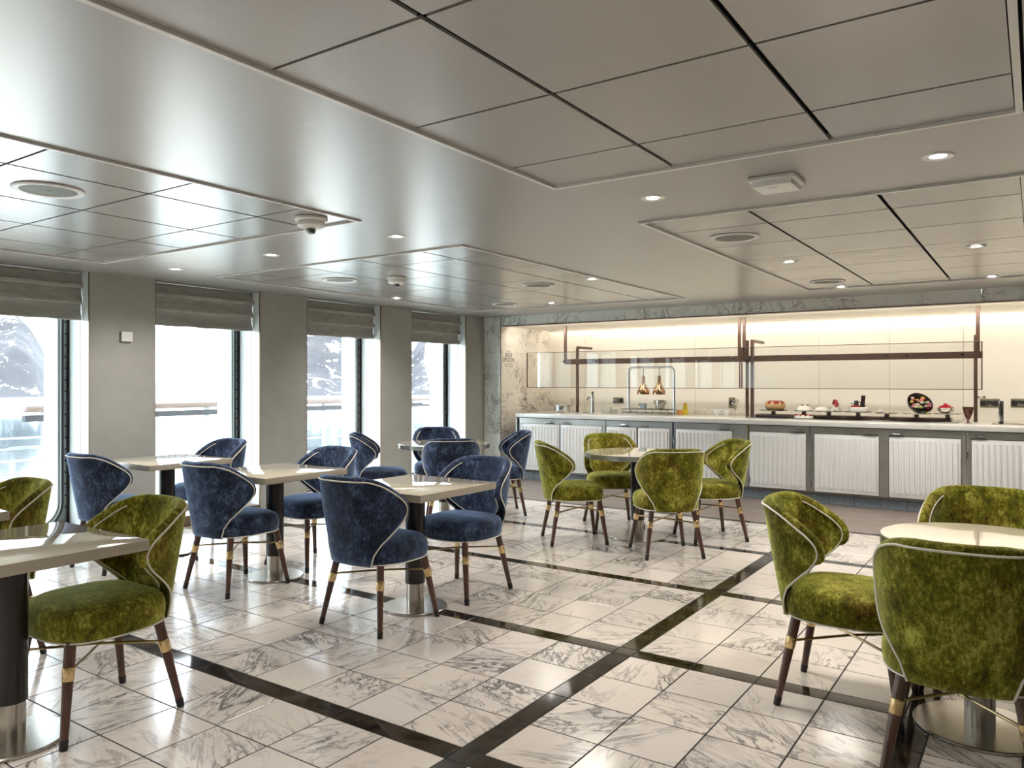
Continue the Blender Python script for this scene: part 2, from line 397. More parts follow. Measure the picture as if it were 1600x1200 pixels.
# ceiling with four recessed panel fields
ceil = MB()
FX = [(-6.0, -3.2), (-1.92, -.03)]
FY = [(-.6, 3.165), (4.095, 8.08)]
xs = [XW-.4, -6.0, -3.2, -1.92, -.03, XR]; ys = [YS, -.6, 3.165, 4.095, 8.08, 9.0]
for i in range(5):
    for j in range(5):
        if i in (1, 3) and j in (1, 3): continue
        ceil.box(xs[i], xs[i+1], ys[j], ys[j+1], H, H+.08)
ceil = struct(ceil.build('ceiling', M['ceiling'], None, 0))
XJ = {0: [-6.0, -5.56, -4.92, -4.275, -3.63, -3.2], 1: [-1.92, -1.295, -.65, -.03]}
YJ = {0: [-.6, -.44, .205, .85, 1.488, 2.125, 2.765, 3.165], 1: [4.095, 4.555, 5.21, 5.90, 6.56, 7.20, 7.84, 8.08]}
for fx in (0, 1):
    for fy in (0, 1):
        x0, x1 = FX[fx]; y0, y1 = FY[fy]
        MB().box(x0-.02, x1+.02, y0-.02, y1+.02, H+.03, H+.05).build('ceiling_void', M['gap'], ceil, 0)
        t = MB(); d = .030
        for (a, b, c, e) in ((x0, x0+d, y0, y1), (x1-d, x1, y0, y1), (x0+d, x1-d, y0, y0+d), (x0+d, x1-d, y1-d, y1)):
            t.box(max(a, x0+.009), min(b, x1-.009), max(c, y0+.009), min(e, y1-.009), H-.010, H+.03)
        t.build('ceiling_trim', M['trim_light'], ceil, 0)
        X, Y = XJ[fx], YJ[fy]
        for i in range(len(X)-1):
            for j in range(len(Y)-1):
                g = .0092
                a = X[i]+(g if i else d+.004); b = X[i+1]-(g if i < len(X)-2 else d+.004)
                c = Y[j]+(g*.7 if j else d+.004); e = Y[j+1]-(g*.7 if j < len(Y)-2 else d+.004)
                mat = M['perf'] if (fx == 1 and fy == 0 and i < 2) else M['panel']
                MB().box(a, b, c, e, H+.002, H+.012).build('ceiling_panel', mat, ceil, 0)

# window wall
piers = [(-3.2, -3.02), (-1.88, -1.29), (-.14, .45), (1.60, 2.19), (3.335, 3.927), (5.06, 5.68), (6.825, 7.385), (8.515, 8.94)]
wl = MB()
for a, b in piers: wl.box(-6.95, -6.612, a, b, 0, H)
wl = struct(wl.build('wall_left', M['jamb'], None, 0))
for a, b in piers:
    MB().box(-6.612, -6.6, a+.004, b-.004, 0, H).build('wall_panel', M['wall'], wl, 0)
    e = MB(); e.box(-6.614, -6.5985, a, a+.004, 0, H); e.box(-6.614, -6.5985, b-.004, b, 0, H); e.build('edge_strip', M['edge'], wl, 0)
    g = MB()
    for yy in (a, b): g.box(-6.742, -6.738, yy-.0015, yy+.0015, 0, H)
    g.build('jamb_joint', M['gasket'], wl, 0)
struct(MB().box(-7.2, -6.95, YS-.3, YB+1.4, H, H+.3).build('trim_2', M['ceiling'], None, 0))
bays = [(b, c) for (a, b), (c, d) in zip(piers, piers[1:])]
def ringx(mb, pa, pb, x0, x1):
    n = len(pa)
    A = [(x0, *p) for p in pa]; B = [(x0, *p) for p in pb]; C = [(x1, *p) for p in pb]; D = [(x1, *p) for p in pa]
    fs = []
    for base in ((0, n), (n, 2*n), (2*n, 3*n), (3*n, 0)):
        for j in range(n):
            k = (j+1) % n; fs.append((base[0]+j, base[0]+k, base[1]+k, base[1]+j))
    mb.add(A+B+C+D, fs); return mb
for i, (a, b) in enumerate(bays):
    o = struct(put('window_%d' % (i+1), None)); o.empty_display_size = .1
    def rr(d, r): return roundrect(a+.10-d, b-.10+d, .15-d, 2.20+d, r+d)
    full = roundrect(a+.001, b-.001, .001, H-.001, .004)
    ringx(MB(), full, rr(.055, .17), -7.15, -6.95).build('steel_surround', M['steel_dull'], o)
    ringx(MB(), full, roundrect(a+.012, b-.012, .012, H-.012, .02), -6.95, -6.925).build('outer_seal', M['gasket'], o)
    ringx(MB(), rr(.057, .17), rr(.043, .17), -7.15, -6.938).build('inner_seal', M['gasket'], o)
    ringx(MB(), rr(.043, .17), rr(.006, .17), -7.18, -6.945).build('window_frame', M['frame_white'], o)
    ringx(MB(), rr(.024, .17), rr(.018, .17), -6.948, -6.942).build('frame_bead', M['gasket'], o)
    pts = rr(.010, .17); n = len(pts)
    MB().add([(-7.075, *p) for p in pts], [tuple(range(n))]).build('pane', M['glass'], o, 0)
    bl = MB()
    for k in range(19):
        z = .28+k*.10
        for yy in (a+.024, b-.024):
            bl.loops([[(xx, yy+.008*math.cos(t*PI/3), z+.008*math.sin(t*PI/3)) for t in range(6)] for xx in (-6.951, -6.944)])
    bo = bl.build('bolts', M['gasket'], o, 0); bo['kind'] = 'stuff'
    MB().bbox(-6.95, -6.606, a+.001, b-.001, .0, .10, .006).build('window_sill', M['brown_sill'], o)
# roman blinds
bl_labels = {1: 'grey linen roman blind furthest behind the camera', 2: 'grey linen roman blind second window behind the camera', 3: 'grey linen roman blind just behind the left picture edge', 4: 'grey linen roman blind in the left foreground window nearest the switch panel', 5: 'grey linen roman blind just right of the pier carrying the white wall sensor',
             6: 'grey linen roman blind in the third window, snowy cliff below it', 7: 'grey linen roman blind in the last window beside the marble column'}
for i, (a, b) in enumerate(bays):
    r = thing('roman_blind', (-6.74, (a+b)/2, 2.28), bl_labels.get(i+1, 'grey linen roman blind in a window behind the viewpoint'), 'blind', 'roman blinds on the windows')
    hw = (b-a)/2-.006
    MB().box(-.02, .03, -hw, hw, -.03, .0).build('headrail', M['blind'], r, 0)
    for k, (z0, z1) in enumerate(((-.02, -.125), (-.11, -.255), (-.24, -.395))):
        c = .004+.016*(2-k); prof = [(c+.004, z0), (c+.010, (z0+z1)/2), (c+.028, z1+.030), (c+.026, z1+.006), (c+.016, z1), (c+.006, (z0+z1)/2), (c-.003, z0)]
        rings = []
        for s in range(9):
            yy = -hw+2*hw*s/8; wob = .0025*math.sin(s*2.3+k*1.7+i)
            rings.append([(px+wob, yy, pz+wob*1.2) for px, pz in prof])
        MB().loops(rings).build('fabric_fold', M['blind'], r, 40)
# other walls (behind and right of the view)
struct(MB().box(XR, XR+.1, YS, YN+.1, 0, H).build('wall_right', M['wall'], None, 0))
struct(MB().box(XW-.4, XR, YS-.1, YS, 0, H).build('wall_front', M['wall'], None, 0))
# back wall: marble column, niche side, soffit, glass panels
wb = struct(MB().box(XW-.6, XR, YN+.012, YN+.12, 0, H+.1).build('wall_back', M['wall'], None, 0))
XN = -6.303
for z0, z1 in ((0, .62), (.62, 1.2), (1.2, 1.78), (1.78, H)):
    MB().box(XW+.0, XN-.001, YB, YB+.02, z0+.0008, z1-.0008).build('marble_slab', M['marble_wall'], wb, 0)
for (y0, y1) in ((YB+.0, 9.62), (9.62, YN+.01)):
    for z0, z1 in ((0, .62), (.62, 1.2), (1.2, 1.78), (1.78, 2.157)):
        MB().box(XN-.02, XN, y0+.0008, y1-.0008, z0+.0008, z1-.0008).build('marble_slab', M['marble_warm'], wb, 0)
MB().box(XN-.004, XN+.004, YB-.004, YB+.006, 0, H-.002).build('corner_bead', M['edge'], wb, 0)
x = XN
for L in (1.95, 1.95, 1.95, 1.95, 1.0):
    if x < XR: MB().box(x+.0008, min(x+L, XR)-.0008, YB, YB+.02, 2.160, H).build('marble_slab', M['marble_wall'], wb, 0)
    x += L
MB().box(XN, XR, YB-.004, YB+.03, 2.150, 2.160).build('soffit_trim', M['bronze'], wb, 0)
sx = [XN, -5.66, -4.754, -3.922, -3.10, -2.281, -1.471, -.70, .1, .9, XR]
for a, b in zip(sx, sx[1:]):
    MB().box(a+.002, b-.002, YN, YN+.01, .0, 2.14).build('glass_panel', M['cream_glass'], wb, 0)
MB().box(XW-.3, XN-.021, YB+.021, YN+.2, 0, H).build('partition_core', M['wall'], wb, 0)
struct(MB().box(XN, XR, YB+.02, 10.10, 2.158, 2.24).build('ceiling', M['niche_ceil'], None, 0))
struct(MB().box(XN, XR, 10.10, YN+.01, 2.235, 2.25).build('trim_3', M['niche_ceil'], None, 0))
led = thing('cove_light', (-2.1, 10.16, 2.19), 'warm led strip light glowing along the top of the buffet back wall', 'light')
MB().box(XN+.02+2.1, XR+2.05, -.03, .03, .0, .012).build('diffuser', M['led'], led, 0)
ld = bpy.data.lights.new('cove_lamp', 'AREA'); ld.shape = 'RECTANGLE'; ld.size = 8.0; ld.size_y = .08; ld.energy = COVE; ld.color = (1, .83, .60)
lo = put('lamp', ld, led, (.0, 0, -.006))
ld2 = bpy.data.lights.new('back_wall_fill', 'AREA'); ld2.shape = 'RECTANGLE'; ld2.size = 8.0; ld2.size_y = .05; ld2.energy = COVE*15.0; ld2.color = (1, .93, .82)  # added lamp hidden behind the soffit, brightens the back wall
put('lamp', ld2, led, (.0, -1.12, -.045), (math.radians(50), 0, 0))
MB().box(XN+.02+2.1, XR+2.05, -1.16, -1.10, -.040, -.032).build('fill_housing', M['bronze'], led, 0)  # housing made up for the added fill lamp

# ------------------------------------------------------------------ outside: deck, railing, sea, mountains
struct(MB().box(-12.66, -7.18, -12, 16, -.3, -.1).build('deck', M['deck'], None, 0))
dk = bpy.data.objects['deck']
for k in range(36):
    x = -12.6+k*.15
    MB().box(x+.004, x+.146, -11, 15.6, -.1, -.09).build('deck_plank', M['deck'], dk, 0)
rail = thing('deck_railing', (-12.6, 0, -.1), 'wood topped deck railing with green glass screens outside the windows', 'railing')
MB().bbox(-.09, .09, 5.4, 16, 1.0, 1.10, .02).build('handrail', M['rail_wood'], rail)
MB().box(-.05, .05, 5.4, 16, .86, .955).build('lower_rail', M['gasket'], rail, 0)
for z in (.28, .62):
    MB().box(-.02, .02, -6, 16, z-.012, z+.012).build('lower_rail', M['steel_dull'], rail, 0)
for k in range(16):
    y = -5.5+k*1.4
    MB().box(-.03, .03, y-.03, y+.03, 0, 1.0).build('post', M['steel_dull'], rail, 0)
    MB().box(-.006, .006, y+.06, y+1.34, .1, .93).build('glass_screen', M['screen_glass'], rail, 0)
# white bulwark wing at the end of the deck
pf = [(-7.3, -.1), (-9.75, -.1), (-9.72, .9), (-9.85, 1.35), (-10.0, 1.75), (-9.95, 2.1), (-9.7, 2.5), (-9.2, 2.9), (-8.4, 3.2), (-7.3, 3.3)]
bw = thing('bulwark_wing', (0, 11.6, 0), 'curved white ship side screen outside the last window', 'ship screen')
MB().loops([[(x, yy, z) for x, z in pf] for yy in (-.06, .06)]).build('plate', M['ship_white'], bw, 0)
MB().bbox(-9.9, -8.0, -.22, -.1, .93, 1.0, .01).build('grab_rail', M['steel_dull'], bw)
sea = struct(MB().add([(-6000, -6000, -25), (300, -6000, -25), (300, 8000, -25), (-6000, 8000, -25)], [(0, 1, 2, 3)]).build('sea', M['sea'], None, 0))
def ridge(name, az0, az1, tab, r0, r1, mat, seed, label, rough=1.0):
    from mathutils import noise as mn
    na, nr = 150, 26; vs = []; fs = []
    for i in range(na):
        az = az0+(az1-az0)*i/(na-1); el = lerp_table(tab, az)/1200.0
        ca = math.radians(az)+0.0
        d = Fv*math.cos(ca)+Rv*math.sin(ca)
        for j in range(nr):
            t = j/(nr-1); r = r0+(r1-r0)*t
            top = 26.4+max(el, -.025)*math.cos(ca)*r1
            p = d*r
            h = (top*(t**1.05))
            nn = mn.fractal(Vector((p.x*.006+seed, p.y*.006, seed)), .9, 2.2, 6)
            nm = mn.fractal(Vector((p.x*.03+seed, p.y*.03, seed*2)), .9, 2.2, 4)
            h += (nn*top*.16+nm*5.0*rough)*min(1, t*3)*(1 if t < .98 else .6)
            vs.append((p.x, p.y, -25.2+max(0, h)))
    for i in range(na-1):
        for j in range(nr-1):
            a = i*nr+j; fs.append((a, a+nr, a+nr+1, a+1))
    n0 = len(vs)
    for i in range(na):
        v = vs[i*nr+nr-1]; vs.append((v[0]*1.25, v[1]*1.25, -26))
    for i in range(na-1): fs.append((i*nr+nr-1, (i+1)*nr+nr-1, n0+i+1, n0+i))
    return tag(MB().add(vs, fs).build(name, mat, None, 60), label, 'mountain')
ridge('mountain', -50, -29.0, [(-50, 60), (-40, 100), (-35, 96), (-32.9, 112), (-32.1, 88), (-31.5, 58), (-30.9, 22), (-30.0, 0), (-29.0, -20)], 900, 1250, M['rock'], 3.1,
      'dark rocky mountain streaked with snow seen through the left window')
ridge('mountain', -29.6, -19.5, [(-29.6, -6), (-25, -2), (-24, 4), (-22.5, -3), (-21, -9), (-19.5, -6)], 900, 1500, M['snow_far'], 8.7,
      'low pale snow covered range on the horizon in the second window', .5)
ridge('mountain', -19.8, 14, [(-19.8, -10), (-18, 40), (-16.2, 115), (-14, 130), (-12.6, 112), (-11, 95), (-8.4, 70), (-7.4, 52), (-6.6, 80), (0, 90), (14, 70)], 880, 1200, M['rock'], 5.6,
      'steep dark cliff with snow gullies seen through the third window')

# ------------------------------------------------------------------ chairs
E = 2/2.8
YT = [(.365, -.222), (.43, -.222), (.49, -.200), (.545, -.150), (.60, -.090), (.65, -.060), (.69, -.070), (.725, -.103), (.76, -.155), (.79, -.20), (.81, -.235), (.822, -.265), (.830, -.295)]
AA = [(.365, .228), (.5, .25), (.68, .268), (.86, .266)]
BB = [(.365, .252), (.830, .338)]
def smooth_tab(tab, z):
    d = .012; return (lerp_table(tab, z-d)+2*lerp_table(tab, z)+lerp_table(tab, z+d))/4 if tab[0][0]+d < z < tab[-1][0]-d else lerp_table(tab, z)
def shell_row(z, th, n=33):
    a, b = lerp_table(AA, z)-th, lerp_table(BB, z)-th; yt = smooth_tab(YT, z)
    c = min(1, max(0.0, -yt/b))**(1/E); tt = math.acos(c)
    r = []
    for k in range(n):
        t = -tt+2*tt*k/(n-1)
        r.append(Vector((a*math.copysign(abs(math.sin(t))**E, math.sin(t)), -b*abs(math.cos(t))**E, z)))
    return r
ZS = [.365, .40, .43, .46, .49, .515, .54, .565, .59, .615, .64, .665, .69, .710, .73, .75, .767, .782, .795, .806, .816, .824, .830]
def backrest_mesh(mat):
    out = [shell_row(z, 0) for z in ZS]; th = lambda z: .052-.012*(z-.365)/.49
    inn = [shell_row(z, th(z)) for z in ZS]
    n = len(out[0]); R = len(ZS); mb = MB()
    mb.loops(out, False, False, False); mb.loops(inn, False, False, False)
    def border(g): return [g[i][n-1] for i in range(R)]+[g[R-1][k] for k in range(n-2, 0, -1)]+[g[i][0] for i in range(R-1, -1, -1)]
    def border_in(g): return [g[i][n-3] for i in range(R)]+[g[R-3][k] for k in range(n-2, 0, -1)]+[g[i][2] for i in range(R-1, -1, -1)]
    bo, bi, qo = border(out), border(inn), border_in(out)
    L = len(bo); arc = []
    dirs = []
    for k in range(L):
        T = bo[min(L-1, k+1)]-bo[max(0, k-1)]
        th_ = lerp_table(BB, bo[k].z); aa = lerp_table(AA, bo[k].z)
        N = Vector((math.copysign((abs(bo[k].x)/aa)**1.8/aa, bo[k].x), -(abs(bo[k].y)/th_)**1.8/th_, .08)).normalized()
        d = T.cross(N).normalized()
        dirs.append(d if d.dot(Vector((0, .6, .8)) if k not in (0, L-1) else Vector((0, 1, 0))) > 0 else -d)
    for _ in range(3): dirs = [(dirs[max(0, k-1)]+dirs[k]*2+dirs[min(L-1, k+1)]).normalized() for k in range(L)]
    for q in range(7):
        a = PI*q/6
        arc.append([o.lerp(i, .5-.5*math.cos(a))+d*(.026*math.sin(a)) for o, i, d in zip(bo, bi, dirs)])
    for A, B in zip(arc, arc[1:]):
        mb.add(A+B, [(k, k+1, L+k+1, L+k) for k in range(L-1)])
    mb.add(out[0]+inn[0], [(k, k+1, n+k+1, n+k) for k in range(n-1)])
    me = mb.mesh('backrest', mat, 0)
    bm = bmesh.new(); bm.from_mesh(me); bmesh.ops.remove_doubles(bm, verts=bm.verts, dist=.0002)
    bmesh.ops.recalc_face_normals(bm, faces=bm.faces); bm.to_mesh(me); bm.free()
    for p in me.polygons: p.use_smooth = True
    po = [o+Vector((o.x, o.y, 0)).normalized()*.0025 for o in bo]
    pi = [i-Vector((i.x, i.y, 0)).normalized()*.001 for i in bi]
    kw = R-3
    mi = MB().tube(pi[:kw], .0034, 6); mi.tube(pi[L-kw:], .0034, 6)
    return me, MB().tube(po, .0042, 6).mesh('piping', M['welt']), mi.mesh('piping', M['welt'])
def seat_ring(z, s, n=40, drop=0):
    r = []
    for k in range(n):
        t = 2*PI*k/n; c, sn = math.cos(t), math.sin(t); e = 2/2.9 if sn >= 0 else 2/(2.9+1.1*min(1, -sn*1.6))
        x = .247*s*math.copysign(abs(c)**e, c); y = .012+(.225 if sn >= 0 else .240)*s*math.copysign(abs(sn)**e, sn)
        f = 1-.13*min(1, max(0, (-.06-y)/.15))**1.3
        r.append((x*f, y, z-.012*max(0, (y-.1)/.17)**2*(1 if z > .44 else 0)))
    return r
def seat_mesh(mat):
    prof = [(.366, .90), (.370, .955), (.382, .985), (.405, 1.0), (.430, 1.004), (.452, .992), (.470, .962), (.484, .905), (.494, .81), (.501, .66), (.505, .45), (.507, .2), (.5075, .03)]
    me = MB().loops([seat_ring(z, s) for z, s in prof]).mesh('seat', mat, 60)
    return me, MB().tube(seat_ring(.3715, .978), .0035, 6, True).mesh('piping', M['welt'])
LEGS = [(1, 1), (-1, 1), (1, -1), (-1, -1)]
def leg_pt(sx, sy, z):
    t = (.38-z)/.38; return Vector((sx*(.165+.062*t), sy*(.180+.056*t)+(.0 if sy > 0 else .012*(1-t)), z))
def leg_meshes(sx, sy):
    zz = [.39, .30, .2, .1, .035]; r = [.0215, .0205, .0185, .016, .0145]
    a = MB().tube([leg_pt(sx, sy, z) for z in zz], r, 12).mesh('leg', M['walnut'])
    b = MB().tube([leg_pt(sx, sy, z) for z in (.287, .284, .24, .237)], [.0205, .0228, .0215, .0195], 14).mesh('band', M['brass'])
    c = MB().tube([leg_pt(sx, sy, z) for z in (.037, .034, .004, .0)], [.0150, .0162, .0150, .0135], 12).mesh('foot_cap', M['black'])
    return a, b, c
LM = [leg_meshes(*s) for s in LEGS]
RODS = [MB().tube([leg_pt(1, 1, .280), Vector((0, 0, .287)), leg_pt(-1, -1, .280)], .0058, 8).mesh('stretcher', M['brass_rod']),
        MB().tube([leg_pt(-1, 1, .268), Vector((0, 0, .275)), leg_pt(1, -1, .268)], .0058, 8).mesh('stretcher', M['brass_rod'])]
CH = {}
for cname in ('blue', 'green'):
    CH[cname] = (backrest_mesh(M['velvet_'+cname]), seat_mesh(M['velvet_'+cname]))
def chair(kind, x, y, face, label):
    """face: heading of the front of the seat, degrees from +X"""
    t = thing('dining_chair', (x, y, 0), label, 'chair', 'velvet dining chairs', math.radians(face-90))
    (bk, p1, p2), (st, p3) = CH[kind]
    b = put('backrest', bk, t); put('piping', p1, b); put('piping', p2, b)
    s = put('seat', st, t); put('piping', p3, s)
    for a, bd, ft in LM:
        l = put('leg', a, t); put('band', bd, l); put('foot_cap', ft, l)
    for r in RODS: put('stretcher', r, t)
    return t
chair('blue', -3.10, 3.20, 90, 'foremost blue velvet chair, its back to the viewer at the nearest square table')
chair('blue', -3.09, 3.94, -90, 'blue velvet chair facing the viewer across the nearest square table beside blue chairs')
chair('blue', -4.41, 3.20, 90, 'blue velvet chair with back turned at the middle square table of the window row')
chair('blue', -4.52, 3.93, -90, 'blue velvet chair facing the viewer behind the middle square table of the window row')
chair('blue', -5.63, 3.07, 90, 'blue velvet chair with back turned, close to the window frame behind a green chair')
chair('blue', -5.93, 3.98, -90, 'blue velvet chair facing the viewer, mostly hidden behind the table nearest the windows')
chair('blue', -5.40, 5.62, 42, 'blue velvet chair seen side-on at left of the far round table')
chair('blue', -4.52, 5.60, 132, 'blue velvet chair with its back to the viewer in front of the far round table')
chair('blue', -4.62, 6.52, 225, 'blue velvet chair at right of the far round table, beside the marble column')
chair('blue', -5.40, 6.45, -48, 'blue velvet chair behind the far round table, only its top showing')
chair('green', -3.19, 1.64, -90, 'olive green velvet chair tucked under the left foreground square table')
chair('green', -4.34, 1.62, -90, 'olive green velvet chair cut by the left edge of the picture, by the window')
chair('green', -3.285, 5.75, 42, 'olive green velvet chair at left of the round table by the buffet')
chair('green', -2.44, 5.74, 131, 'olive green velvet chair, back to the viewer, at the round table by the buffet')
chair('green', -2.36, 6.52, 225, 'olive green velvet chair at right of the round table by the buffet, facing left')
chair('green', -3.33, 6.58, -48, 'olive green velvet chair behind the round table by the buffet, facing the viewer')
chair('green', -.67, 3.53, 0, 'olive green velvet chair in right foreground seen from its side, facing right')
chair('green', -.215, 3.08, 92, 'olive green velvet chair nearest the camera, its back filling the lower right corner')
chair('green', -.20, 4.05, -90, 'olive green velvet chair behind the right foreground round table, facing the viewer')

# ------------------------------------------------------------------ tables
def base_parts(t, rb, hb=.014, zc=.70):
    MB().lathe([(rb-.004, 0), (rb, .003), (rb, hb-.004), (rb-.004, hb), (.02, hb+.001)], 48).build('base_plate', M['steel'], t)
    MB().lathe([(.0535, hb), (.0535, .155)], 32).build('collar', M['steel'], t)
    MB().lathe([(.060, .153), (.060, zc-.002)], 32).build('column', M['column'], t)
def square_table(x, y, label):
    t = thing('cafe_table', (x, y, 0), label, 'table', 'square cafe tables')
    base_parts(t, .195)
    MB().bbox(-.350, .350, -.352, .352, .703, .741, .003).build('tabletop', M['table_edge'], t)
    MB().bbox(-.349, .349, -.351, .351, .741, .745, .0015).build('lacquer_surface', M['table'], t)
    return t
square_table(-3.10, 3.50, 'square cream topped table between the two nearest blue chairs')
square_table(-4.40, 3.50, 'square cream topped table, middle one of the row with blue chairs')
square_table(-5.72, 3.50, 'square cream topped table nearest the windows with blue chairs')
square_table(-3.215, 1.33, 'square cream topped table in the left foreground, reflecting the window')
square_table(-4.39, 1.32, 'square cream topped table peeking in at the left edge of the picture')
def round_table(x, y, r, rb, label):
    t = thing('round_table', (x, y, 0), label, 'table', 'round cafe tables')
    base_parts(t, rb)
    MB().lathe([(r-.004, .700), (r, .703), (r, .741), (r-.002, .7435)], 64).build('edge_band', M['table_rim'], t)
    MB().lathe([(r-.0025, .7405), (r-.0025, .7445), (.02, .745)], 64).build('tabletop', M['table'], t)
    return t
round_table(-2.90, 6.20, .46, .255, 'round cream topped table with four green chairs near the buffet')
round_table(-4.95, 6.03, .46, .255, 'round cream topped table with four blue chairs by the last window')
round_table(-.185, 3.53, .355, .235, 'round cream topped table in the right foreground among green chairs')

# ------------------------------------------------------------------ ceiling fittings
def downlight(x, y, label, ring=M['white'], r=.062):
    t = thing('downlight', (x, y, H), label, 'ceiling light', 'recessed downlights')
    MB().lathe([(r-.032, .0), (r-.026, -.003), (r-.004, -.005), (r, -.0005)], 28, cap0=False, cap1=False).build('trim_ring', ring, t)
    MB().lathe([(.002, -.0018), (r-.030, -.0012)], 20, cap0=True, cap1=False).build('lens', M['bulb'], t, 0)
    l = bpy.data.lights.new('downlight_lamp', 'SPOT'); l.energy = LAMP*4; l.spot_size = math.radians(150); l.spot_blend = 1.0
    l.shadow_soft_size = .22; l.specular_factor = .04; l.color = (1, .95, .88)
    put('lamp', l, t, (0, 0, -.03))
DL = [(-.336, 3.60, 'lit downlight on the plain ceiling band nearest the upper right corner'),
      (-1.60, 3.60, 'lit downlight beside the white ceiling access point'),
      (-3.37, 3.63, 'lit downlight above the middle of the room near the smoke detector'),
      (-4.615, 3.64, 'lit downlight on the plain band left of the smoke detector'),
      (-5.84, 3.65, 'lit downlight closest to the window wall above the second blind'),
      (-1.58, 6.11, 'lit downlight in the ceiling panels left of the buffet posts'),
      (-.344, 6.14, 'lit downlight in the ceiling panels at the right edge of the picture'),
      (-1.577, 7.99, 'lit downlight at the far edge of the right panel field above the buffet'),
      (-.326, 7.97, 'lit downlight furthest right above the buffet soffit'),
      (-3.315, 6.13, 'lit downlight at the right side of the middle panel field'),
      (-5.86, 6.31, 'lit downlight near the third roman blind'),
      (-4.70, 7.70, 'lit downlight above the far round table')]
for a in DL: downlight(*a)
WHERE = ['nearest the windows', 'second from the windows', 'third from the windows', 'furthest from the windows']
for yy, rw in ((0.1, 'added out of view in a row just above the camera'), (-1.2, 'added out of view in a row well behind the camera')):  # unseen downlights added to give the room more light
    for xx, q in zip((-5.84, -4.6, -2.5, -.34), WHERE): downlight(xx, yy, 'lit downlight '+rw+', '+q)
def speaker(x, y, label):
    t = thing('ceiling_speaker', (x, y, H), label, 'speaker', 'round ceiling speakers')
    MB().lathe([(.122, -.001), (.126, -.006), (.152, -.008), (.158, -.0005)], 40, cap0=False, cap1=False).build('rim', M['trim_light'], t)
    MB().lathe([(.124, -.0025), (.010, -.0045), (.008, -.0065), (.001, -.007)], 40, cap0=False).build('grille', M['mesh_grey'], t)
speaker(-3.95, 1.805, 'round grey mesh speaker in the ceiling panels at upper left')
speaker(-5.24, 4.89, 'round speaker in the middle ceiling field above the second window pier')
speaker(-1.605, 4.885, 'round grey mesh speaker in the right ceiling field')
speaker(-1.60, 7.52, 'pale round speaker in the right ceiling field nearest the buffet')
speaker(-3.95, 6.23, 'round speaker at the right side of the middle ceiling field')
speaker(-5.24, 7.52, 'round speaker in the middle ceiling field furthest from the camera')
def smoke(x, y, label):
    t = thing('smoke_detector', (x, y, H), label, 'smoke detector', 'smoke detectors')
    MB().lathe([(.092, 0), (.092, -.012), (.085, -.020)], 32).build('base', M['white'], t)
    MB().lathe([(.072, -.020), (.078, -.030), (.076, -.045), (.060, -.056), (.03, -.059)], 32).build('body', M['white'], t)
    MB().lathe([(.026, -.058), (.028, -.068), (.022, -.085), (.010, -.090)], 20).build('sensor', M['chrome_dark'], t)
smoke(-3.40, 2.955, 'white round smoke detector at the corner of the left ceiling field')
smoke(-4.70, 5.06, 'white smoke detector in the middle ceiling field above the square tables')
t = thing('access_point', (-.985, 3.59, H), 'white square wireless access point fixed to the plain ceiling band', 'access point')
MB().bbox(-.105, .105, -.10, .10, -.022, 0, .008).build('mounting_body', M['white'], t)
MB().bbox(-.088, .088, -.085, .085, -.047, -.020, .008).build('cover', M['white'], t)
mk = MB()
for k in range(5): mk.box(-.022+k*.008, -.017+k*.008, -.052, -.043, -.0478, -.0468)
mk.build('maker_mark', M['ink_grey'], t, 0)
t = thing('wall_sensor', (-6.6, 3.647, 1.758), 'small white square wall sensor box on the grey pier', 'sensor')
MB().bbox(0, .022, -.052, .052, -.043, .043, .004).build('back_box', M['ink_grey'], t)
MB().bbox(.020, .030, -.046, .052, -.043, .043, .003).build('cover', M['white'], t)

# ------------------------------------------------------------------ buffet counter
YC, YD, ZT = 8.955, 9.005, .920
t = thing('countertop', (0, 0, 0), 'long white stone worktop running along the buffet', 'worktop')
MB().bbox(-6.066, 1.9, YC, YN-.002, ZT-.052, ZT, .004).build('slab', M['quartz'], t)
MB().box(-6.066, 1.9, YC+.012, YC+.02, ZT-.060, ZT-.052).build('drip_groove', M['gasket'], t, 0)
def door_mesh(wd, z0, z1):
    mb = MB(); mb.bbox(0, wd, 0, .018, z0, z1, .004)
    n = max(4, round(wd/.052)); p = wd/(n+.4); r = p*.33
    for k in range(n):
        x = p*(k+.7)
        a = roundrect(x-r, x+r, z0+.035, z1-.035, r*.98, 4); b = roundrect(x-r*.45, x+r*.45, z0+.035+r*.4, z1-.035-r*.4, r*.43, 4)
        mb.loops([[(q[0], .001, q[1]) for q in a], [(q[0], -.014, q[1]) for q in b]], True, False, True)
    return mb
units = [(-6.042, -4.670, ((-5.999, -5.366), (-5.351, -4.714)), 'white ribbed double cabinet at the left end of the buffet beside the marble wall', (-5.527, -5.254)),
         (-4.666, -3.731, ((-4.656, -4.218), (-4.208, -3.770)), 'white ribbed double cabinet under the heat lamps behind the round table', (-4.398, -4.126)),
         (-3.727, -2.794, ((-3.697, -2.982),), 'white ribbed cabinet with a broad steel stile, behind the right green chair', (-3.094,)),
         (-2.791, -2.108, ((-2.783, -2.141),), 'white ribbed single cabinet below the bundt cake', (-2.238,)),
         (-2.105, -0.594, ((-2.058, -1.393), (-1.299, -0.632)), 'white ribbed double cabinet split by a wide steel stile, below the sweets', (-1.479, -1.226)),
         (-0.590, 0.924, ((-0.545, 0.146), (0.185, 0.876)), 'white ribbed cabinet at the right edge of the buffet', (-0.486, 0.817))]
